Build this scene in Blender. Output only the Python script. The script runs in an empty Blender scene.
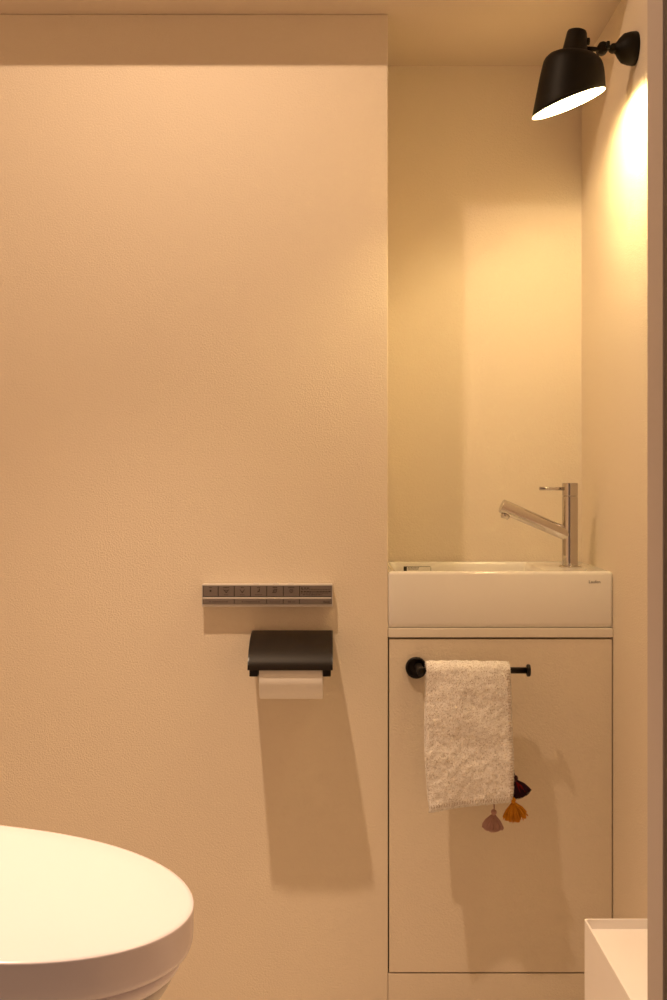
import bpy, bmesh, math, random
from mathutils import Vector, Matrix, noise
random.seed(7)
C = bpy.context.scene.collection
PI = math.pi

# ---------------------------------------------------------------- camera facts (metres)
CAM_Z = 0.95            # lens height above the floor
F = 1111.0              # focal length in pixels of a 667 x 1000 frame
WY = 2.0                # distance of the long wall
NY = 2.252              # back of the washbasin niche
XR = 0.504              # right wall
XN = 0.099              # left side of the niche
def at(px, py, y):
    """the world point at depth y seen at a pixel"""
    return Vector(((px-333)/F*y, y, CAM_Z-(py-480)/F*y))

# ---------------------------------------------------------------- materials
def mat(name, col, rough=0.5, metal=0.0, bump=None, spec=0.5, coat=0.0, emit=None, sheen=0.0, sss=0.0, var=None, vr=(0.38,0.62)):
    m = bpy.data.materials.new(name); m.use_nodes = True
    nt = m.node_tree; b = nt.nodes['Principled BSDF']
    b.inputs['Base Color'].default_value = (*col, 1)
    b.inputs['Roughness'].default_value = rough
    b.inputs['Metallic'].default_value = metal
    b.inputs['Specular IOR Level'].default_value = spec
    b.inputs['Coat Weight'].default_value = coat
    b.inputs['Sheen Weight'].default_value = sheen
    if sss:
        b.inputs['Subsurface Weight'].default_value = sss
        b.inputs['Subsurface Scale'].default_value = 0.004
    if emit:
        b.inputs['Emission Color'].default_value = (*emit[0], 1)
        b.inputs['Emission Strength'].default_value = emit[1]
    tc = nt.nodes.new('ShaderNodeTexCoord')
    if bump:
        scale, strength, dist, detail = bump
        n = nt.nodes.new('ShaderNodeTexNoise'); n.inputs['Scale'].default_value = scale
        n.inputs['Detail'].default_value = detail; n.inputs['Roughness'].default_value = 0.6
        bp = nt.nodes.new('ShaderNodeBump'); bp.inputs['Strength'].default_value = strength
        bp.inputs['Distance'].default_value = dist
        nt.links.new(tc.outputs['Object'], n.inputs['Vector'])
        nt.links.new(n.outputs['Fac'], bp.inputs['Height'])
        nt.links.new(bp.outputs['Normal'], b.inputs['Normal'])
    if var:
        scale, col2 = var
        n = nt.nodes.new('ShaderNodeTexNoise'); n.inputs['Scale'].default_value = scale
        n.inputs['Detail'].default_value = 3
        r = nt.nodes.new('ShaderNodeMapRange'); r.inputs['From Min'].default_value = vr[0]; r.inputs['From Max'].default_value = vr[1]
        mx = nt.nodes.new('ShaderNodeMix'); mx.data_type = 'RGBA'
        mx.inputs[7].default_value = (*col, 1); mx.inputs[6].default_value = (*col2, 1)
        nt.links.new(tc.outputs['Object'], n.inputs['Vector'])
        nt.links.new(n.outputs['Fac'], r.inputs['Value'])
        nt.links.new(r.outputs['Result'], mx.inputs[0])
        nt.links.new(mx.outputs[2], b.inputs['Base Color'])
    return m

WALLC = (0.815, 0.712, 0.583)
M = {
 'wall':    mat('embossed_wallpaper', WALLC, 0.75, bump=(320, 0.75, 0.0015, 4), spec=0.25),
 'ceiling': mat('ceiling_paper', (0.66,0.56,0.46), 0.8, bump=(300, 0.3, 0.001, 2), spec=0.2),
 'door':    mat('papered_door', WALLC, 0.75, bump=(320, 0.75, 0.0015, 4), spec=0.25),
 'floor':   mat('floor_vinyl', (0.62,0.54,0.46), 0.5, bump=(40,0.2,0.001,3)),
 'jamb':    mat('painted_jamb', (0.62,0.53,0.48), 0.5),
 'darkwood':mat('dark_frame', (0.085,0.05,0.038), 0.5, var=(30,(0.06,0.035,0.028))),
 'gap_shade':  mat('cabinet_gap_shade', (0.03,0.02,0.015), 0.9),  # carcass coloured near black so the door gaps read as shade
 'ceramic': mat('white_ceramic', (0.86,0.82,0.77), 0.12, coat=0.3),
 'counter': mat('counter_slab', (0.82,0.75,0.66), 0.35),
 'plastic': mat('toilet_plastic', (0.88,0.80,0.87), 0.22),
 'bowl':    mat('toilet_ceramic', (0.86,0.83,0.80), 0.15),
 'rubber_and_gap':  mat('gap_shade_rubber', (0.05,0.04,0.035), 0.7),  # near-black shade colour for the lid gap, also the box's rubber feet
 'chrome':  mat('chrome', (0.58,0.54,0.51), 0.06, metal=1.0),
 'black':   mat('matt_black_metal', (0.006,0.004,0.0035), 0.35, spec=0.3),
 'lampblk': mat('lamp_black_enamel', (0.008,0.006,0.004), 0.5, spec=0.12),
 'lampin':  mat('lamp_inside_white', (0.9,0.88,0.82), 0.4),
 'satin':   mat('satin_black_cover', (0.013,0.008,0.005), 0.48, spec=0.16, bump=(25,0.15,0.001,2)),
 'paper':   mat('tissue_paper', (0.84,0.80,0.76), 0.9, bump=(500,0.2,0.0004,2)),
 'core':    mat('cardboard', (0.45,0.33,0.22), 0.9),
 'silver':  mat('satin_silver', (0.62,0.57,0.54), 0.4, metal=0.2),
 'key':     mat('grey_key', (0.20,0.165,0.15), 0.42, metal=0.25),
 'keyline': mat('key_groove', (0.035,0.028,0.027), 0.7),
 'ink':     mat('ink', (0.03,0.022,0.02), 0.7),
 'inkgrey': mat('ink_grey', (0.085,0.062,0.055), 0.7),
 'sticker': mat('sticker_film', (0.86,0.82,0.76), 0.4),
 'towel':   mat('terry_cloth', (0.98,0.94,0.90), 0.95, sheen=0.5, spec=0.05, var=(560,(0.50,0.41,0.33)), vr=(0.34,0.50)),  # dark specks put shade between the loops into the colour
 'stitch':  mat('stitch_thread', (0.45,0.33,0.24), 0.9),
 'plum':    mat('plum_yarn', (0.035,0.012,0.022), 0.9, spec=0.1),
 'red':     mat('red_yarn', (0.22,0.012,0.012), 0.9, spec=0.1),
 'mustard': mat('mustard_yarn', (0.62,0.25,0.018), 0.85, spec=0.1),
 'pink':    mat('dusty_pink_yarn', (0.46,0.27,0.235), 0.9, spec=0.1),
 'white':   mat('white_steel', (0.93,0.89,0.87), 0.45),
 'bulb':    mat('lit_bulb', (1,0.9,0.75), 0.5, emit=((1.0,0.74,0.42), 30.0)),
 'lens':    mat('downlight_lens', (1,0.9,0.75), 0.5, emit=((1.0,0.70,0.42), 6.0)),
}

# ---------------------------------------------------------------- mesh helpers
def obj(name, bm, m, parent=None, smooth=False, bevel=0.0, seg=2):
    bmesh.ops.recalc_face_normals(bm, faces=bm.faces)
    me = bpy.data.meshes.new(name); bm.to_mesh(me); bm.free()
    me.materials.append(M[m] if isinstance(m, str) else m)
    o = bpy.data.objects.new(name, me); C.objects.link(o)
    if parent: o.parent = parent
    if smooth:
        for p in me.polygons: p.use_smooth = True
    if bevel:
        md = o.modifiers.new('bevel', 'BEVEL'); md.width = bevel; md.segments = seg
        md.limit_method = 'ANGLE'; md.angle_limit = math.radians(40)
        for p in me.polygons: p.use_smooth = True
        w = o.modifiers.new('wn', 'WEIGHTED_NORMAL'); w.keep_sharp = True
    return o
def thing(name, label, cat, loc=(0,0,0), group=None):
    o = bpy.data.objects.new(name, None); C.objects.link(o)
    o.empty_display_size = 0.05
    o.location = loc; o['label'] = label; o['category'] = cat
    if group: o['group'] = group
    return o
def tag(o, label, cat, group=None):
    o['label'] = label; o['category'] = cat
    if group: o['group'] = group
    return o
def struct(name, bm, m, **k):
    o = obj(name, bm, m, **k); o['kind'] = 'structure'; return o
def box(bm, x0, x1, y0, y1, z0, z1):
    vs = [bm.verts.new((x,y,z)) for x in (x0,x1) for y in (y0,y1) for z in (z0,z1)]
    for f in ((0,1,3,2),(4,6,7,5),(0,4,5,1),(2,3,7,6),(0,2,6,4),(1,5,7,3)):
        bm.faces.new([vs[i] for i in f])
    return vs
def B(*a):
    bm = bmesh.new(); box(bm, *a); return bm
def rings(bm, rs, cap0=True, cap1=True, closed=True):
    """skin between successive vertex rings"""
    vr = [[bm.verts.new(p) for p in r] for r in rs]
    n = len(vr[0])
    for a, b in zip(vr, vr[1:]):
        for i in range(n if closed else n-1):
            bm.faces.new((a[i], a[(i+1)%n], b[(i+1)%n], b[i]))
    if cap0: bm.faces.new(vr[0][::-1])
    if cap1: bm.faces.new(vr[-1])
    return vr
def frame_of(d):
    d = Vector(d).normalized()
    a = Vector((0,0,1)) if abs(d.z) < 0.9 else Vector((0,1,0))
    u = d.cross(a).normalized(); v = d.cross(u).normalized()
    return d, u, v
def lathe(bm, o, d, prof, n=40, cap0=True, cap1=True):
    """prof: list of (distance along axis, radius)"""
    o = Vector(o); d,u,v = frame_of(d)
    rs = [[o + d*t + (u*math.cos(2*PI*i/n) + v*math.sin(2*PI*i/n))*max(r,1e-5) for i in range(n)] for t, r in prof]
    rings(bm, rs, cap0, cap1)
def tube(bm, pts, r, n=10):
    """round tube along a path; r a number or a list"""
    pts = [Vector(p) for p in pts]; rs = []
    _, u, v = frame_of(pts[1]-pts[0])
    for i, p in enumerate(pts):
        t = (pts[min(i+1,len(pts)-1)] - pts[max(i-1,0)]).normalized()
        u = (u - t*u.dot(t)).normalized(); v = t.cross(u)
        rr = r[i] if isinstance(r, (list,tuple)) else r
        rs.append([p + (u*math.cos(2*PI*k/n) + v*math.sin(2*PI*k/n))*rr for k in range(n)])
    rings(bm, rs)
def rrect(x0, x1, y0, y1, r, n=6):
    """rounded rectangle outline, counter-clockwise (x, y)"""
    out = []
    for cx, cy, a in ((x1-r,y1-r,0),(x0+r,y1-r,90),(x0+r,y0+r,180),(x1-r,y0+r,270)):
        for i in range(n+1):
            t = math.radians(a + 90*i/n); out.append((cx+r*math.cos(t), cy+r*math.sin(t)))
    return out
def text_into(bm, s, size, x, y, z, width=None, rot=0.0, bold=0.0):
    """letters standing upright on a plane facing the viewer (x right, z up) at depth y"""
    cu = bpy.data.curves.new('t', 'FONT'); cu.body = s; cu.size = size; cu.extrude = 0.0001; cu.offset = bold
    cu.align_x = 'LEFT'
    o = bpy.data.objects.new('t', cu); C.objects.link(o)
    bpy.context.view_layer.update()
    me = bpy.data.meshes.new_from_object(o.evaluated_get(bpy.context.evaluated_depsgraph_get()))
    w = max(v.co.x for v in me.vertices) - min(v.co.x for v in me.vertices)
    k = (width/w) if width else 1.0
    me.transform(Matrix.Translation((x,y,z)) @ Matrix.Rotation(PI/2, 4, 'X') @ Matrix.Diagonal((k,1,1,1)))
    bm.from_mesh(me)
    bpy.data.objects.remove(o); bpy.data.curves.remove(cu); bpy.data.meshes.remove(me)

# ================================================================ THE ROOM
CEIL = 2.14
SOF = CAM_Z + 466*WY/F        # underside of the dropped ceiling, 1.789
SOFD = 0.125                  # how far it reaches in front of the long wall
DY0, DY1 = 0.795, 0.836        # doorway wall
XJ = 314/F*DY1                # right jamb
struct('floor', B(-1.1, 1.1, -0.6, 2.4, -0.05, 0.0), 'floor')
struct('ceiling', B(-1.1, 0.62, DY0, 2.4, CEIL, CEIL+0.05), 'ceiling')
struct('ceiling_soffit', B(-1.0, XR, WY-SOFD, NY, SOF, CEIL), 'ceiling')
struct('wall_back', B(-1.0, XN, WY, NY+0.02, 0.0, SOF), 'wall', bevel=0.002)
struct('wall_niche', B(XN, XR+0.02, NY, NY+0.03, 0.0, SOF), 'wall')
struct('wall_right', B(XR, XR+0.08, DY0, NY+0.03, 0.0, CEIL), 'wall')
struct('wall_left', B(-1.08, -1.0, DY0, NY+0.03, 0.0, CEIL), 'wall')
bm = bmesh.new()
box(bm, XJ+0.03, XR, DY0+0.002, DY1-0.002, 0, CEIL)
box(bm, -1.0, -0.50, DY0+0.002, DY1-0.002, 0, CEIL)
box(bm, -0.50, XJ+0.03, DY0+0.002, DY1-0.002, 2.03, CEIL)
struct('wall_front', bm, 'wall')
struct('trim_1', B(XJ, XJ+0.03, DY0+0.001, DY1, 0, 2.03), 'jamb', bevel=0.0012)      # jamb lining
struct('trim_2', B(XJ+0.0006, XJ+0.45, DY0-0.02, DY0, 0, 2.09), 'darkwood', bevel=0.001)   # dark casing on the hall side

# unseen dark panel behind the viewer, added to darken the tap's reflection
dh = bmesh.new(); box(dh, -0.42, 0.40, -0.98, -0.94, 0.005, 2.0)
struct('hall_dark_panel', dh, 'darkwood', bevel=0.002)
struct('floor_hall', B(-1.1, 1.1, -1.0, -0.6, -0.05, 0.0), 'floor')

# ================================================================ LIGHTS
def light(name, typ, loc, power, col, size, rot=(0,0,0), **k):
    l = bpy.data.lights.new(name, typ); l.energy = power; l.color = col
    for a, v in k.items(): setattr(l, a, v)
    if typ == 'AREA': l.shape = 'DISK'; l.size = size
    else: l.shadow_soft_size = size
    o = bpy.data.objects.new(name, l); C.objects.link(o); o.location = loc; o.rotation_euler = rot
    return o
DCOL = (1.0, 0.70, 0.455)
LX, LY, LZ = -0.270, WY-0.552, CAM_Z+1.1575
# recessed downlight in the ceiling (out of the picture, above)
dl = thing('ceiling_downlight', 'small round downlight set in the ceiling above the room, out of view', 'downlight', (LX, LY, CEIL))
bm = bmesh.new(); lathe(bm, (0,0,0), (0,0,-1), [(0,0.045),(0.004,0.045),(0.006,0.041),(0.006,0.036),(0.0,0.034)], cap0=False, cap1=False)
obj('trim_ring', bm, 'white', dl, smooth=True)
bm = bmesh.new(); lathe(bm, (0,0,-0.001), (0,0,-1), [(0,0.033),(0.004,0.030),(0.006,0.02),(0.0068,0.001)])
obj('lens', bm, 'lens', dl, smooth=True)
light('downlight_lamp', 'AREA', (LX, LY, LZ), 7.4, DCOL, 0.035)
aim = (Vector((-0.35, 1.30, 0.45)) - Vector((LX, LY, LZ))).to_track_quat('-Z', 'Y').to_euler()
light('downlight_beam', 'SPOT', (LX, LY, LZ), 117, DCOL, 0.0175, rot=aim, spot_size=math.radians(70), spot_blend=1.0)

# ================================================================ WASHBASIN CABINET
cab = thing('washbasin_cabinet', 'low cabinet with a wallpapered door flush with the wall, under the white washbasin', 'cabinet', (0.3, 2.12, 0))
def L(o, *a):   # box given in world coordinates, moved to the thing's frame
    c = o.location
    return B(a[0]-c.x, a[1]-c.x, a[2]-c.y, a[3]-c.y, a[4]-c.z, a[5]-c.z)
ZD1 = CAM_Z-(638.6-480)*WY/F; ZD0 = CAM_Z-(973-480)*WY/F
obj('carcass', L(cab, XN+0.0005, XR-0.0005, WY+0.024, NY-0.001, 0.0, ZD1+0.001), 'gap_shade', cab)
obj('door', L(cab, XN+0.0022, XR-0.0018, WY, WY+0.018, ZD0+0.0012, ZD1-0.001), 'door', cab, bevel=0.0008)
obj('plinth', L(cab, XN+0.0005, XR-0.0008, WY+0.0005, WY+0.022, 0.0, ZD0-0.0015), 'door', cab, bevel=0.0008)
ZC0 = CAM_Z-(637.4-480)*WY/F; ZC1 = CAM_Z-(628-480)*WY/F
o = obj('countertop', B(XN+0.0004, XR-0.0004, WY-0.002, NY-0.001, ZC0, ZC1), 'counter', bevel=0.0012)
tag(o, 'thin pale ledge between the white washbasin and the wallpapered cabinet door', 'countertop')

# ---------------------------------------------------------------- washbasin
ZR = CAM_Z-(571.5-480)*WY/F
sx0, sx1, sy0, sy1 = XN+0.0003, XR-0.0006, WY-0.001, NY-0.002
ws = thing('washbasin', 'slim rectangular white ceramic washbasin filling the niche above the cabinet', 'washbasin', ((sx0+sx1)/2, (sy0+sy1)/2, ZC1))
def off(pts, z): return [Vector((x,y,z))-ws.location for x, y in pts]
N = 6
outer = lambda i, z, r=0.005: off(rrect(sx0+i, sx1-i, sy0+i, sy1-i, r, N), z)
inner = lambda i, z, r: off(rrect(sx0+0.012+i, sx0+0.290-i, sy0+0.012+i, sy1-0.012-i, r, N), z)
bm = bmesh.new()
rs = [outer(0.004, ZC1+0.0004), outer(0.001, ZC1+0.003), outer(0, ZC1+0.010), outer(0.0, ZR-0.006), outer(0.0015, ZR-0.002), outer(0.005, ZR, 0.004)]
# flat rim goes to a ring round the bowl, then down into it
rs += [inner(0.0, ZR, 0.012), inner(0.003, ZR-0.0025, 0.012), inner(0.005, ZR-0.012, 0.012), inner(0.011, ZR-0.055, 0.016), inner(0.03, ZR-0.068, 0.03), inner(0.09, ZR-0.071, 0.03)]
rings(bm, rs)
obj('basin', bm, 'ceramic', ws, smooth=True)
bm = bmesh.new(); lathe(bm, Vector((sx0+0.137, 2.125, ZR-0.0712))-ws.location, (0,0,1), [(0,0.02),(0.002,0.02),(0.003,0.017),(0.0015,0.012),(0.0035,0.010),(0.004,0.001)])
obj('drain', bm, 'chrome', ws, smooth=True)
for xa, xb in ((XN+0.0001, sx0+0.0025), (sx1-0.0025, XR-0.0001)):
    obj('sealant', L(ws, xa, xb, WY+0.003, NY-0.004, ZC1+0.0005, ZR-0.003), 'ceramic', ws)
# maker's name on the front
bm = bmesh.new(); p = at(588.6, 583.2, sy0); text_into(bm, 'Laufen', 0.0075, p.x, p.y-0.0002, p.z, width=0.0205, bold=0.0)
bm.transform(Matrix.Translation(-ws.location)); obj('lettering', bm, 'ink', ws)
# caution label on the inner back face of the bowl
yl = sy1-0.0195
bm = bmesh.new()
a, b = at(403.6, 566.4, yl), at(431, 575.5, yl); x0, x1, z1, z0 = a.x, b.x, a.z, b.z
def stk(bm, u0, u1, v0, v1, lift): # slightly leaning plate
    lx, ly, lz = ws.location
    box(bm, u0-lx, u1-lx, yl-lift-ly, yl-lift+0.00025-ly, v0-lz, v1-lz)
stk(bm, x0, x1, z0, z1, 0.0003); obj('caution_label', bm, 'sticker', ws)['label'] = 'small white caution sticker with black print'
cl = bpy.data.objects['caution_label']
bm = bmesh.new()
stk(bm, x0, x0+0.0065, z0, z1, 0.0006)
stk(bm, x0, x1-0.001, z1-0.0007, z1, 0.0006); stk(bm, x1-0.0007, x1, z0, z1-0.001, 0.0006)
for r_ in range(2):
    u = x0+0.009
    while u < x0+0.030:
        w = random.uniform(0.0012, 0.0032); stk(bm, u, u+w, z1-0.0034-r_*0.0026, z1-0.0021-r_*0.0026, 0.0006); u += w+0.0009
obj('print', bm, 'ink', cl)

# ---------------------------------------------------------------- tap
tp = at(570, 567, 2.104)
tap = thing('basin_tap', 'chrome pillar tap with a long slanting spout standing on the washbasin', 'tap', (tp.x, 2.104, ZR+0.0002))
bm = bmesh.new(); lathe(bm, (0,0,0), (0,0,1), [(0,0.0215),(0.0015,0.0215),(0.0028,0.019),(0.003,0.015)])
obj('base_ring', bm, 'chrome', tap, smooth=True)
bm = bmesh.new(); lathe(bm, (0,0,0.0025), (0,0,1), [(0,0.0148),(0.1308,0.0148),(0.1314,0.0142),(0.1316,0.012)], n=64)
o = obj('body', bm, 'chrome', tap, smooth=False, bevel=0.0004)
bm = bmesh.new(); lathe(bm, (0,0,0.1345), (0,0,1), [(0,0.012),(0.0002,0.0142),(0.0008,0.0148),(0.0235,0.0148),(0.0245,0.014),(0.0248,0.001)], n=64)
cap_ = obj('handle', bm, 'chrome', tap, smooth=False, bevel=0.0003)
bm = bmesh.new(); tube(bm, [(-0.012,0,0.1480),(-0.03,-0.0002,0.1480),(-0.0575,-0.0015,0.1485),(-0.0585,-0.0015,0.1485)], [0.0033,0.0033,0.0036,0.0028], n=16)
obj('lever', bm, 'chrome', cap_, smooth=True)
bm = bmesh.new()
s0 = Vector((-0.002, -0.001, 0.0600)); s1 = Vector((-0.1310, -0.006, 0.1160)); sd = (s1-s0).normalized()
lathe(bm, s0, sd, [(0,0.0128),((s1-s0).length-0.0008,0.0132),((s1-s0).length,0.0124),((s1-s0).length+0.0001,0.0005)], n=48)
sp = obj('spout', bm, 'chrome', tap, smooth=False, bevel=0.0004)
for q in (sp, o, cap_):
    for f in q.data.polygons: f.use_smooth = True
dn = Vector((-0.40,0,-0.92)).normalized()
dn = (Vector((0,0,-1)) - sd*Vector((0,0,-1)).dot(sd)).normalized()
bm = bmesh.new(); lathe(bm, s1 - sd*0.0145 + dn*0.0108, dn, [(0,0.0088),(0.0065,0.0088),(0.0068,0.0074),(0.0098,0.0070),(0.0100,0.004)], n=28)
obj('aerator', bm, 'chrome', sp, smooth=True)

# ================================================================ WALL LAMP
ly = 1.83
mp = at(639.5, 44.5, ly)
lamp = thing('wall_lamp', 'black metal wall lamp with a bell shade, lit, on the right wall above the washbasin', 'lamp', (XR, ly+0.018, mp.z))
bm = bmesh.new(); lathe(bm, (0,0,0), (-1,0,0.02), [(0,0.0265),(0.003,0.0275),(0.012,0.0265),(0.022,0.0235),(0.029,0.016),(0.033,0.010),(0.036,0.008)], n=48)
obj('wall_mount', bm, 'lampblk', lamp, smooth=True)
bm = bmesh.new()
jx = -0.050
tube(bm, [(-0.032,0,0.0),(jx+0.004,0,0.002)], 0.0042, n=16)
tube(bm, [(jx-0.002,0.0045,0.001),(-0.088,0.0045,0.004)], 0.0026, n=12)
tube(bm, [(jx-0.002,-0.0045,-0.003),(-0.088,-0.0045,-0.004)], 0.0030, n=12)
obj('arm', bm, 'lampblk', lamp, smooth=True)
bm = bmesh.new()
lathe(bm, (jx-0.006,-0.009,0.0), (0,1,0), [(0,0.006),(0.001,0.0095),(0.017,0.0095),(0.018,0.006)], n=28)
lathe(bm, (jx+0.012,-0.007,0.0005), (0,1,0), [(0,0.005),(0.001,0.0068),(0.013,0.0068),(0.014,0.005)], n=24)
obj('joint', bm, 'lampblk', lamp, smooth=True)
bm = bmesh.new()
tube(bm, [(jx,-0.009,0),(jx,-0.014,0)], 0.0035, n=12); tube(bm, [(jx+0.0,-0.0155,-0.006),(jx+0.0,-0.0155,0.006)], [0.003,0.003], n=10)
obj('wing_screw', bm, 'lampblk', lamp, smooth=True)
# shade: bell of revolution about a leaning axis, mouth cut on a slant
ct = at(577.2, 30.5, ly) - lamp.location         # top of the cap
ax = Vector((-0.0135, 0.004, -0.12)).normalized()
e1 = (Vector((1,0,0)) - ax*ax.x).normalized(); e2 = ax.cross(e1).normalized()
NS = 72
rim_c = at(569.3, 103, ly) - lamp.location
H = (rim_c-ct).dot(ax)
rn = Vector((0.340, 0.065, -0.92)).normalized()     # direction the mouth faces
def shade_rings(prof, inset=0.0):
    out = []
    for k, (t, r) in enumerate(prof):
        ring = []
        for i in range(NS):
            a = 2*PI*i/NS; rad = e1*math.cos(a)+e2*math.sin(a)
            if t <= 0.056: p = ct + ax*t + rad*(r-inset)
            else:          # below the shoulder the height stretches to the slanted mouth
                r_full = 0.0572; base = ct + ax*0.043
                # height of the slanted mouth on this side
                h = (rim_c - (ct + rad*r_full)).dot(rn)/ax.dot(rn)
                u = (t-0.043)/(0.11-0.043)
                p = ct + ax*(0.055+(h-0.055)*u) + rad*(0.0505+(r_full-0.0505)*u-inset)
            ring.append(p)
        out.append(ring)
    return out
bm = bmesh.new()
prof = [(0.0,0.002),(0.0,0.0135),(0.0012,0.0158),(0.004,0.0168),(0.034,0.0212),(0.0345,0.024),(0.0355,0.033),(0.038,0.0410),(0.0405,0.0466),(0.043,0.0505),(0.065,0),(0.09,0),(0.11,0)]
# shoulder is a soft quarter-round
prof = [(0.0,0.002),(0.0,0.0125),(0.0012,0.0150),(0.004,0.0163),(0.036,0.0208),(0.0382,0.0225),(0.0388,0.026),(0.0400,0.0315),(0.0422,0.0375),(0.0452,0.0425),(0.0500,0.0465),(0.0550,0.0488)]
P2 = shade_rings(prof)
def lower(n, inset):
    out = []
    for k in range(1, n+1):
        u = k/n; ring = []
        for i in range(NS):
            a = 2*PI*i/NS; rad = e1*math.cos(a)+e2*math.sin(a); rf = 0.0572
            h = (rim_c - (ct + rad*rf)).dot(rn)/ax.dot(rn)
            rr = 0.0488 + 0.0012*math.sin(min(1,u*3)*PI/2) + (rf-0.0500)*u
            ring.append(ct + ax*(0.055+(h-0.055)*u) + rad*(rr-inset))
        out.append(ring)
    return out
outr = P2 + lower(10, 0)
inn = [[p for p in r] for r in (lower(10, 0.0012))]
rings(bm, outr + [inn[-1]], cap0=True, cap1=False)
shade = obj('lamp_shade', bm, 'lampblk', lamp, smooth=True)
bm = bmesh.new()
seq = [inn[9], inn[7], inn[5], inn[3], inn[1], inn[0]]
seq += shade_rings([(0.0510,0.0455),(0.0465,0.041),(0.0425,0.035),(0.0400,0.027),(0.0390,0.010)])
rings(bm, seq, cap0=False, cap1=True)
lin = obj('shade_lining', bm, 'lampin', shade, smooth=True); lin['label'] = 'white inside of the shade'
bm = bmesh.new()
bc = ct + ax*0.064
lathe(bm, ct+ax*0.0395, ax, [(0,0.012),(0.010,0.012),(0.016,0.013),(0.024,0.0175),(0.034,0.0195),(0.042,0.0175),(0.047,0.011),(0.049,0.001)], n=32)
obj('bulb', bm, 'bulb', shade, smooth=True)
bm = bmesh.new()
tube(bm, [ct+ax*0.018+Vector((0.016,0,0)), ct+ax*0.018+Vector((0.022,0,0))], 0.006, n=16)
tube(bm, [ct+ax*0.022+Vector((0.014,0,0)), Vector((-0.088,0,0.0))], 0.004, n=16)
obj('shade_bracket', bm, 'lampblk', lamp, smooth=True)
lw = lamp.location + ct + ax*0.095
light('wall_lamp_bulb', 'POINT', lw, 5.4, (1.0, 0.77, 0.36), 0.012)

# ================================================================ REMOTE
rd = 0.021
ry = WY-rd
rx = thing('bidet_remote_panel', 'slim silver-grey toilet control panel with small keys on the wall above the roll holder', 'remote control', (at(267, 595, ry).x, WY, at(267,595,ry).z))
def R2(px, py): p = at(px, py, ry) - rx.location; return p.x, p.z
x0, z1 = R2(201.8, 584.4); x1, z0 = R2(332.5, 606.0)
obj('body', B(x0, x1, -rd+0.0008, -0.0004, z0-0.0012, z1), 'silver', rx, bevel=0.0005)
bm = bmesh.new(); a = R2(202.6, 585.8); b = R2(331.7, 604.2)
box(bm, a[0], b[0], -rd+0.0002, -rd+0.001, b[1], a[1]); obj('face_plate', bm, 'keyline', rx)
xs = [202.9, 218.2, 234.2, 250.4, 266.7, 283.2, 299.5, 331.4]
def key(name, p0, q0, p1, q1, m='key', lift=0.0006):
    a = R2(p0, q0); b = R2(p1, q1)
    return obj(name, B(a[0], b[0], -rd-lift, -rd+0.0006, b[1], a[1]), m, rx, bevel=0.0003)
def mark(bm, px, py, w, h):
    a = R2(px-w/2, py-h/2); b = R2(px+w/2, py+h/2)
    box(bm, a[0], b[0], -rd-0.0009, -rd-0.0005, b[1], a[1])
def sick(bm, kind, px, py):
    """tiny pictogram strokes"""
    if kind == 0: mark(bm, px, py, 1.8, 2.0)
    elif kind in (1, 2):
        w = 5.0 if kind == 1 else 4.4
        for s in (-1, 1):
            for k in range(5): mark(bm, px+s*w/2*(1-k/5.0), py-1.1+k*0.6, 0.8, 0.5)
        mark(bm, px, py+1.4, 0.9, 1.2)
        if kind == 1: mark(bm, px, py-0.6, 3.4, 0.4)
    elif kind == 3:
        mark(bm, px+0.8, py-1.1, 0.9, 2.2); mark(bm, px+0.1, py+0.5, 2.0, 1.1); mark(bm, px-0.8, py+1.1, 0.8, 0.6)
    else:
        for k in range(12):
            a = 2*PI*k/12; r = 1.6
            mark(bm, px+r*math.cos(a), py+r*math.sin(a), 0.7, 0.6)
        mark(bm, px, py, 0.9, 0.9)
        if kind == 4: mark(bm, px-1.9, py+1.6, 1.4, 0.5); mark(bm, px+1.9, py-1.4, 1.2, 0.5)
tw = [2.6, 5.8, 3.2, 3.0, 5.0, 6.4]
for i in range(6):
    k = key('key', xs[i]+0.45, 586.3, xs[i+1]-0.35, 596.2)
    c = (xs[i]+xs[i+1])/2; bm = bmesh.new()
    n = max(2, int(tw[i]/1.3))
    for j in range(n): mark(bm, c-tw[i]/2+(j+0.5)*tw[i]/n, 587.4, tw[i]/n*0.75, 0.8)
    sick(bm, i, c, 590.8)
    obj('pictogram', bm, 'ink', k)
    if i in (1, 2, 3):
        bm = bmesh.new()
        for j in range(3 if i<3 else 5): mark(bm, c+(j-(1 if i<3 else 2))*1.5, 594.6, 1.1, 0.6)
        obj('caption', bm, 'inkgrey', k)
d_ = key('label_plate', xs[6]+0.5, 586.3, xs[7]-0.2, 596.2)
bm = bmesh.new()
for r_, (y_, a0, a1) in enumerate(((588.0,301,307.5),(589.6,301.5,329),(591.6,301,330),(593.0,301,329.5),(594.6,303,321))):
    u = a0
    while u < a1:
        w = random.uniform(0.8, 2.4); mark(bm, u+w/2, y_, w, 1.0 if r_ in (0,2) else 0.6); u += w+random.uniform(0.6,1.4)
obj('print', bm, 'ink', d_)
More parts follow.
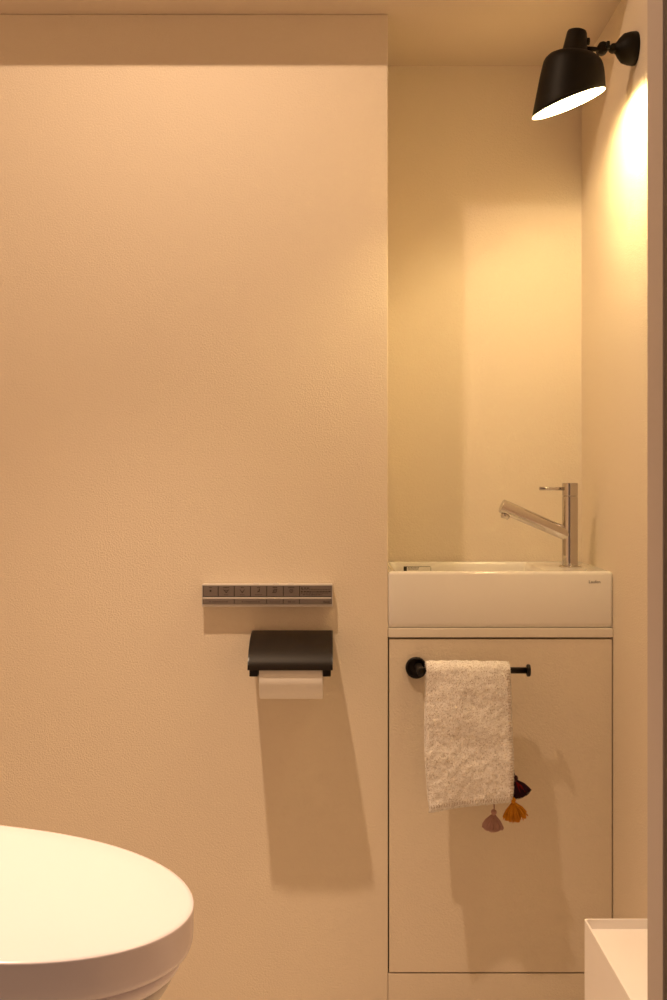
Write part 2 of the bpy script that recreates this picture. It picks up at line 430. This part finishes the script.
# ledge under the upper keys and the lower row
a = R2(202.8, 597.1); b = R2(331.4, 599.1)
obj('accent_strip', B(a[0], b[0], -rd-0.0009, -rd+0.0006, b[1], a[1]), 'silver', rx, bevel=0.0003)
lows = [(202.9,234.2),(234.2,266.7),(266.7,283.2),(283.2,299.5),(299.5,331.4)]
for i, (p, q) in enumerate(lows):
    k = key('key', p+0.35, 599.3, q-0.35, 604.0)
    bm = bmesh.new(); c = (p+q)/2
    if i < 2:
        u = c-6
        while u < c+6: w = random.uniform(0.8,1.8); mark(bm, u+w/2, 601.7, w, 0.7); u += w+0.5
        mark(bm, c-8.5 if i==0 else c-8, 601.6, 1.1, 1.1); mark(bm, c+8.5, 601.7, 1.3, 1.3)
    elif i == 2:
        for j in range(5): mark(bm, c-4.5+j*2.2, 601.8, 1.5, 0.6)
    elif i == 3:
        for j in range(2): mark(bm, c-2.6+j*1.5, 601.7, 1.1, 1.2)
        for j in range(2): mark(bm, c+1.6+j*1.6, 601.7, 1.0, 0.8)
    if i < 4: obj('print', bm, 'inkgrey', k)
    else:
        bm.free(); bm = bmesh.new(); p_ = at(323.2, 603.0, ry)-rx.location
        text_into(bm, 'INAX', 0.0055, p_.x, -rd-0.0009, p_.z, width=0.0118, bold=0.0001); obj('lettering', bm, 'ink', k)
for px in (256, 276, 291):
    a = R2(px-3, 583.6)
    obj('top_button', B(a[0], a[0]+0.010, -rd+0.004, -0.006, z1-0.0005, z1+0.0013), 'silver', rx, bevel=0.0004)

# ================================================================ ROLL HOLDER
hd = 0.1205
hx0, hx1 = -0.1448, -0.0005
hold = thing('toilet_roll_holder', 'black toilet roll holder with a curved cover on the wall under the control panel', 'toilet roll holder', ((hx0+hx1)/2, WY, 0.624))
hc = hold.location
ztop = CAM_Z-(630-480)*WY/F; zbot = CAM_Z-(670.3-480)*(WY-hd)/F
# cover: bent sheet in the y-z plane
pr = [(0.004, ztop), (0.018, ztop+0.0002), (0.035, ztop-0.0015)]
for i in range(1, 11):
    t = PI/2*i/10; q_ = i/10; pr.append((0.035+(hd-0.037)*(0.62*math.sin(t)+0.38*q_), (ztop-0.0015)-0.042*(0.62*(1-math.cos(t))+0.38*q_)))
pr.append((hd, zbot))
bm = bmesh.new()
th = 0.0016
def prof_offset(pr, th):
    out = []
    for i, (a, z) in enumerate(pr):
        p0 = pr[max(0,i-1)]; p1 = pr[min(len(pr)-1,i+1)]
        d = Vector((p1[0]-p0[0], p1[1]-p0[1])).normalized(); out.append((a+d.y*th, z-d.x*th))
    return out
pin = prof_offset(pr, th)
loop = pr + pin[::-1]
rings(bm, [[Vector((x-hc.x, -a, z-hc.z)) for a, z in loop] for x in (hx0+0.002, hx1-0.002)], cap0=True, cap1=True)
obj('cover', bm, 'satin', hold, bevel=0.0)
for p in bpy.data.objects['cover'].data.polygons: p.use_smooth = True
m_ = bpy.data.objects['cover'].modifiers.new('es','EDGE_SPLIT'); m_.split_angle = math.radians(40)
# side cheeks, closing the cover
for s, xx in ((-1, hx0), (1, hx1-0.0025)):
    bm = bmesh.new()
    lp = [Vector((xx-hc.x, -a, z-hc.z)) for a, z in pr] + [Vector((xx-hc.x, -hd+0.006, zbot-hc.z)), Vector((xx-hc.x, -0.004, ztop-0.03-hc.z))]
    rings(bm, [lp, [p+Vector((0.0025,0,0)) for p in lp]])
    obj('cheek', bm, 'black', hold)
for xa, xb in ((hx0+0.003, hx0+0.0175), (hx1-0.0165, hx1-0.003)):
    zb = CAM_Z-(676.6-480)*(WY-hd+0.004)/F
    obj('roll_arm', B(xa-hc.x, xb-hc.x, -hd+0.003, -0.001, zb-hc.z, zb+0.022-hc.z), 'black', hold, bevel=0.001)
obj('back_plate', B(hx0+0.004-hc.x, hx1-0.004-hc.x, -0.004, -0.0003, zbot-0.004-hc.z, ztop-0.001-hc.z), 'black', hold, bevel=0.0008)
# the roll
rc = Vector(((hx0+hx1)/2, WY-0.0755, 0.6125)); rr = 0.0408
ax0, ax1 = hx0+0.0190, hx1-0.0170
roll = thing('toilet_paper_roll', 'white toilet paper roll hanging in the black holder', 'toilet paper', rc)
bm = bmesh.new(); n = 56
sec = []
for x in (ax0, ax0+0.0004, ax1-0.0004, ax1):
    k = 0.0006 if x in (ax0, ax1) else 0
    sec.append([Vector((x-rc.x, math.cos(2*PI*i/n)*(rr-k), math.sin(2*PI*i/n)*(rr-k))) for i in range(n)])
hole = [[Vector((x-rc.x, math.cos(2*PI*i/n)*0.019, math.sin(2*PI*i/n)*0.019)) for i in range(n)] for x in (ax1, ax0)]
rings(bm, sec+hole+[sec[0]], cap0=False, cap1=False)
bmesh.ops.remove_doubles(bm, verts=bm.verts, dist=1e-6)
obj('paper', bm, 'paper', roll, smooth=False)
for p in bpy.data.objects['paper'].data.polygons: p.use_smooth = True
m_ = bpy.data.objects['paper'].modifiers.new('es','EDGE_SPLIT'); m_.split_angle = math.radians(50)
bm = bmesh.new(); lathe(bm, (ax0-rc.x+0.0005,0,0), (1,0,0), [(0,0.0188),(ax1-ax0-0.001,0.0188),(ax1-ax0-0.001,0.0176),(0,0.0176)], n=32, cap0=False, cap1=False)
obj('core', bm, 'core', roll, smooth=True)
bm = bmesh.new(); lathe(bm, (hx0+0.017-hc.x, rc.y-hc.y, rc.z-hc.z-0.0006), (1,0,0), [(0,0.0165),(hx1-hx0-0.034,0.0165)], n=28)
obj('spindle', bm, 'black', hold, smooth=True)

# ================================================================ TOWEL BAR
bd = 0.063; by = WY-bd
fz = CAM_Z-(667.3-480)*WY/F; fx = (416-333)/F*WY
bar = thing('towel_bar', 'black metal towel bar on the cabinet door with a round wall flange', 'towel bar', (fx, WY, fz))
bm = bmesh.new(); lathe(bm, (0,-0.0002,0), (0,-1,0), [(0,0.0185),(0.001,0.0192),(0.008,0.0192),(0.0095,0.0182),(0.010,0.016),(0.0085,0.0145),(0.0080,0.008)], n=48)
obj('flange', bm, 'black', bar, smooth=True)
bm = bmesh.new()
bz = CAM_Z-(670.4-480)*by/F - fz
lathe(bm, (0.0035,-0.006,bz*0.6), (0,-1,0), [(0,0.0068),(bd-0.006,0.0068),(bd-0.0045,0.0072),(bd+0.0005,0.0072),(bd+0.0012,0.0062)], n=32)
obj('post', bm, 'black', bar, smooth=True)
ex = at(530.3, 670, by).x - fx
bm = bmesh.new(); lathe(bm, (0.0035,-bd,bz), (1,0,0), [(0,0.0056),(ex-0.007,0.0056)], n=28)
rodo = obj('rod', bm, 'black', bar, smooth=True)
bm = bmesh.new(); lathe(bm, (ex-0.0065,-bd,bz), (1,0,0), [(0,0.009),(0.0012,0.0108),(0.0045,0.0108),(0.006,0.0098),(0.0062,0.001)], n=32)
obj('end_cap', bm, 'black', bar, smooth=True)

# ================================================================ TOWEL
BZ = fz+bz; TT = 0.0075        # bar height, towel thickness
towel = thing('hand_towel', 'cream terry hand towel folded over the black bar with coloured tassels', 'towel', (at(469,670,by).x, by, BZ))
tl = towel.location
# path across the cloth, front hem -> over the bar -> back hem ; u in 0..1
zf = CAM_Z-(803-480)*(by-0.020)/F - BZ        # front hem
def path(u, top_lift=0.0):
    rb = 0.0056+TT/2+0.0045
    Lf = -zf; La = PI*rb; Lb = -zf-0.002
    s = u*(Lf+La+Lb)
    if s < Lf:
        h = s/Lf                                 # 0 at the hem, 1 at the bar
        y = -rb-0.0065*(1-h)**0.8*1.0 - 0.0015*math.sin(h*PI)
        return Vector((0, y, zf*(1-h))), Vector((0,-1,0))
    s -= Lf
    if s < La:
        a = s/rb
        return Vector((0, -rb*math.cos(a), rb*math.sin(a)*0.92)), Vector((0,-math.cos(a), math.sin(a)))
    s -= La
    h = s/Lb
    return Vector((0, rb-0.008*min(1,h*2.5), -Lb*h)), Vector((0,1,0))
xl = at(425.8,670,by-0.015).x-tl.x; xr = at(510.5,670,by-0.015).x-tl.x
def edges(z):
    """left and right edge of the cloth at a height below the bar"""
    t = max(0,min(1, z/zf))
    l = xl + 0.0012 - 0.0022*math.sin(t*PI*0.9) + 0.0060*max(0,t-0.55)**1.3*2.2
    r = xr + 0.0036*min(1,t*1.6) - 0.0060*(max(0,t-0.90)/0.10)**2
    return l, r
NU, NV = 300, 96
def nz(p, s): return noise.noise(Vector(p)*s)
def cloth_point(u, v, side):
    c, nrm = path(u)
    l, r = edges(c.z)
    x = l+(r-l)*v
    front = c.y < 0
    # slanting hem: the left corner hangs lower
    hang = max(0, min(1, c.z/zf))**2
    dz = (-0.0135*(1-v) + 0.0045*(v-0.5)) * hang if front else -0.006*(1-v)*hang
    # soft waves
    w = 0.0026*math.sin(v*5.0+c.z*18) * (0.35+hang) + 0.0040*nz((x,c.z,0.3 if front else 9.1), 20)
    edge = min(v, 1-v)*(r-l); ue = min(u, 1-u)*2*abs(zf)
    th = TT/2*min(1, 0.45+math.sqrt(max(0,min(edge,ue))/0.006)*0.6)
    p = Vector((x, c.y, c.z+dz)) + nrm*(w*(1 if front else 0.4)) + nrm*(th*side)
    f = nz((p.x*1.0,p.y,p.z), 560)*0.0009 + nz((p.x,p.y,p.z), 1100)*0.0006 + nz((p.x,p.y,p.z),90)*0.0012
    return p + nrm*f*side + Vector((nz((p.z,p.y,side),500)*0.0006,0,nz((p.x,p.z,3+side),500)*0.0008)), nrm*side
bm = bmesh.new()
rs = []
for i in range(NU+1):
    u = i/NU
    ring = [cloth_point(u, j/NV, 1)[0] for j in range(NV+1)] + [cloth_point(u, j/NV, -1)[0] for j in range(NV, -1, -1)]
    rs.append(ring)
rings(bm, rs)
# terry loops
def tuft(p, n, r, ln):
    d = (n + Vector((random.uniform(-1,1), random.uniform(-1,1), random.uniform(-1.2,0.6)))*0.75).normalized()
    _, a, b = frame_of(d)
    q = p + d*ln*0.6 + Vector((random.uniform(-1,1),0,random.uniform(-1,1)))*0.0005
    e = q + d*ln*0.4 + Vector((random.uniform(-1,1),0,random.uniform(-1.3,0.5)))*0.0008
    v0 = [bm.verts.new(p + (a*math.cos(t)+b*math.sin(t))*r) for t in (0,2.1,4.2)]
    v1 = [bm.verts.new(q + (a*math.cos(t)+b*math.sin(t))*r*1.15) for t in (0,2.1,4.2)]
    v2 = bm.verts.new(e)
    for k in range(3):
        bm.faces.new((v0[k], v0[(k+1)%3], v1[(k+1)%3], v1[k])); bm.faces.new((v1[k], v1[(k+1)%3], v2))
for k in range(9000):
    u = random.uniform(0.0, 0.56); v = random.random()
    if k % 9 == 0: v = random.choice((0.0, 1.0))+random.uniform(-0.01,0.01); v = min(1,max(0,v))
    if k % 23 == 0: u = random.uniform(0,0.006)
    p, nn = cloth_point(u, v, 1)
    ed = Vector(((v-0.5)*2*(1 if abs(v-0.5)>0.47 else 0), 0, 0))
    tuft(p, (nn+ed).normalized(), 0.00030, random.uniform(0.0008, 0.0017))
obj('cloth', bm, 'towel', towel, smooth=True)
# overlocked edge: little stitches along the right side and the front hem
bm = bmesh.new()
for k in range(46):
    u = 0.012 + 0.46*k/46
    p, nn = cloth_point(u, 0.955, 1); q, _ = cloth_point(u, 0.992, 1)
    tube(bm, [p+nn*0.0012, (p+q)/2+nn*0.0021, q+nn*0.0010], 0.00042, n=5)
for k in range(30):
    v = 0.03+0.94*k/30
    p, nn = cloth_point(0.022, v, 1); q, _ = cloth_point(0.012, v, 1)
    tube(bm, [p+nn*0.0012, (p+q)/2+nn*0.0021, q+nn*0.0010], 0.00042, n=5)
obj('edge_stitching', bm, 'stitch', towel)
bpy.data.objects['edge_stitching']['label'] = 'brown overlock stitching'

def tassel(px, py, tipx, tipy, spread, m, yy, lab, inner=None, knob=0.0062):
    """knob, neck and a fan of yarn strands"""
    a = at(px, py, yy)-tl; b = at(tipx, tipy, yy)-tl; ax_ = (b-a).normalized(); Ln = (b-a).length
    bm = bmesh.new()
    side = ax_.cross(Vector((0,1,0))).normalized()
    tube(bm, [a-ax_*0.006+Vector((0,0.004,0.004)), a-ax_*0.003, a], 0.0011, n=6)
    lathe(bm, a-ax_*0.001, ax_, [(0,0.0012),(0.0012,knob*0.62),(0.0035,knob*0.82),(0.0065,knob*0.78),(0.0085,knob*0.52),(0.0098,knob*0.44),(0.0112,knob*0.55)], n=18)
    for k in range(260):
        t = random.uniform(-1,1); w = random.uniform(-1,1)*0.45
        s0 = a+ax_*0.0085 + side*t*knob*0.5 + Vector((0,1,0))*w*knob*0.5
        ang = t*spread*(0.85+0.3*random.random())
        dr = (ax_*math.cos(ang)+side*math.sin(ang)+Vector((0,1,0))*w*0.6).normalized()
        ll = (Ln-0.009)*random.uniform(0.88,1.04)*(1.0-0.06*abs(t))
        mid = s0 + dr*ll*0.52 + side*t*0.0012
        tube(bm, [s0, mid, s0+dr*ll*0.97+ax_*ll*0.05-side*t*0.0006], [0.0008,0.0009,0.0007], n=5)
    o = obj('tassel', bm, m, towel, smooth=True); o['label'] = lab
    if inner:
        bm = bmesh.new()
        for k in range(26):
            t = random.uniform(-1.0,-0.1)
            s0 = a+ax_*0.010+Vector((0,-0.003,0)); dr = (ax_*math.cos(t*spread)+side*math.sin(t*spread)*-1*inner[1]).normalized()
            tube(bm, [s0, s0+dr*(Ln-0.012)*random.uniform(0.6,0.9)+Vector((0,-0.002,0))], 0.0007, n=5)
        r = obj('yarn', bm, inner[0], o, smooth=True); r['label'] = 'red strands'
ty = by-0.004
tassel(514.6, 776, 520.0, 797.5, 0.72, 'plum', ty+0.002, 'dark plum tassel', inner=('red', 1))
tassel(512.6, 798, 516.4, 821.5, 0.70, 'mustard', ty-0.006, 'mustard yellow tassel')
tassel(494.0, 810, 491.8, 831.5, 0.66, 'pink', ty-0.002, 'dusty pink tassel')

# ================================================================ TOILET
# lid plane rises gently towards the tank on the left
HT = 0.463; XT = -0.151; YC = 1.198; SL = 0.125
pts = [(0,824.7),(66,834.6),(132,852.8),(165,871),(184.7,889),(193,905.6),(188,918.8),(165,935),(132,948.5),(82.5,959),(43,961.7),(0,960.4)]
def solve(px, py):
    y = 1.2
    for _ in range(40):
        x = (px-333)/F*y; h = HT - SL*(XT-x); y = h*F/(py-480)
    return (px-333)/F*y, y
half = {}
prof_t = []
for p in pts:
    x, y = solve(*p); prof_t.append((XT-x, y-YC))
print('LID', [(round(a,3), round(b,3)) for a, b in prof_t])
def halfw(t):
    """half width of the lid at distance t behind its tip"""
    a = 0.240; W = 0.188
    if t <= 0: return 0
    if t < a: return W*(1-(1-t/a)**2.25)**(1/1.95)
    return W - 0.03*((t-a)/0.26)**2
LT = 0.50
def outline(scale=1.0, shift=0.0, n=34, L=LT):
    """closed outline (t behind the tip, w across)"""
    out = []
    ts = [L*(1-math.cos(PI/2*i/n)) for i in range(n+1)]
    up = [(shift+t*scale if t < L else shift+L*scale, halfw(t)*scale) for t in ts]
    return up + [(t, -w) for t, w in up[:0:-1]]
TO = Vector((XT-0.25, YC, 0))
toilet = thing('toilet', 'white toilet with a closed glossy lid at the bottom left', 'toilet', TO)
def tz(t): return CAM_Z-HT+SL*t
def lid_ring(scale, shift, dz, slope=1.0, base=None):
    return [Vector((XT-t, YC+w, (tz(t)*slope + (1-slope)*tz(0.12))+dz)) - TO for t, w in outline(scale, shift)]
bm = bmesh.new()
rings(bm, [lid_ring(0.955,0.006,-0.0445), lid_ring(0.978,0.003,-0.0425), lid_ring(0.993,0.0008,-0.036), lid_ring(0.9985,0.0002,-0.026), lid_ring(1.0,0,-0.004), lid_ring(0.9985,0.0002,-0.0014), lid_ring(0.994,0.0008,-0.0002), lid_ring(0.97,0.006,0.0005), lid_ring(0.80,0.05,0.002)])
obj('lid', bm, 'plastic', toilet, smooth=True)
bm = bmesh.new()
rings(bm, [lid_ring(0.88,0.018,-0.066), lid_ring(0.905,0.015,-0.063), lid_ring(0.925,0.012,-0.056), lid_ring(0.93,0.011,-0.0495), lid_ring(0.915,0.014,-0.048)])
obj('seat', bm, 'plastic', toilet, smooth=True)
bm = bmesh.new()
rings(bm, [lid_ring(0.86,0.024,-0.0478), lid_ring(0.86,0.024,-0.0446)])
obj('lid_gap_shade', bm, 'rubber_and_gap', toilet)  # dark filler standing in for the shade between lid and seat
def bowl_ring(sc, sh, z):
    return [Vector((XT-t, YC+w, z)) - TO for t, w in outline(sc, sh)]
zt = tz(0)-0.0690
bm = bmesh.new()
R_ = [(0.62,0.20,0.0),(0.62,0.20,0.02),(0.60,0.19,0.12),(0.66,0.15,0.22),(0.76,0.080,0.31),(0.83,0.046,zt-0.04),(0.885,0.023,zt-0.006),(0.88,0.025,zt-0.0)]
rings(bm, [bowl_ring(*r) for r in R_])
obj('bowl', bm, 'bowl', toilet, smooth=True)
bm = bmesh.new()
box(bm, XT-0.80-TO.x, XT-0.505-TO.x, -0.19, 0.19, tz(0)-0.080, tz(0.5)+0.005)
obj('bidet_unit', bm, 'plastic', toilet, bevel=0.02, seg=5)
bm = bmesh.new(); box(bm, XT-0.80-TO.x, XT-0.56-TO.x, -0.12, 0.12, 0.0, tz(0)-0.082)
obj('pedestal', bm, 'bowl', toilet, bevel=0.02, seg=5)

# ================================================================ WHITE BOX
by1 = 1.60; q = at(584, 918.5, by1)
bx0, bx1, byf, bz1 = q.x, XR-0.008, 1.27, q.z
bin_ = thing('storage_box', 'slim white steel box with a shallow tray top by the right wall', 'storage box', ((bx0+bx1)/2, (byf+by1)/2, 0))
cx, cy = bin_.location.x, bin_.location.y
def br(i, z, r=0.004): return [Vector((x-cx, y-cy, z)) for x, y in rrect(bx0+i, bx1-i, byf+i, by1-i, r, 4)]
bm = bmesh.new()
rings(bm, [br(0,0.002), br(0,bz1-0.0175)])
obj('body', bm, 'white', bin_)
bm = bmesh.new()
rings(bm, [br(0.0,bz1-0.0175), br(0,bz1-0.0006), br(0.0006,bz1), br(0.0026,bz1), br(0.0030,bz1-0.0006,0.003), br(0.0032,bz1-0.0138,0.003)], cap1=True)
obj('tray', bm, 'white', bin_, smooth=False)
for sx in (bx0+0.02, bx1-0.02):
    for sy in (byf+0.02, by1-0.02):
        bm = bmesh.new(); lathe(bm, (sx-cx, sy-cy, 0), (0,0,1), [(0,0.007),(0.002,0.007)], n=16)
        obj('foot', bm, 'rubber_and_gap', bin_)

# ================================================================ CAMERA, WORLD, VIEW
cam = bpy.data.cameras.new('camera'); co = bpy.data.objects.new('camera', cam); C.objects.link(co)
co.location = (0, 0, CAM_Z); co.rotation_euler = (PI/2, 0, 0)
cam.sensor_fit = 'VERTICAL'; cam.sensor_height = 36; cam.sensor_width = 24
cam.lens = 36*F/1000
cam.shift_x = (333.5-333)/1000; cam.shift_y = -(500-480)/1000
cam.clip_start = 0.01
bpy.context.scene.camera = co
w = bpy.data.worlds.new('world'); bpy.context.scene.world = w; w.use_nodes = True
w.node_tree.nodes['Background'].inputs['Color'].default_value = (1.0, 0.66, 0.46, 1)
w.node_tree.nodes['Background'].inputs['Strength'].default_value = 0.20
vs = bpy.context.scene.view_settings
vs.view_transform = 'Standard'; vs.look = 'None'; vs.gamma = 1; vs.use_curve_mapping = False
vs.exposure = 0.0
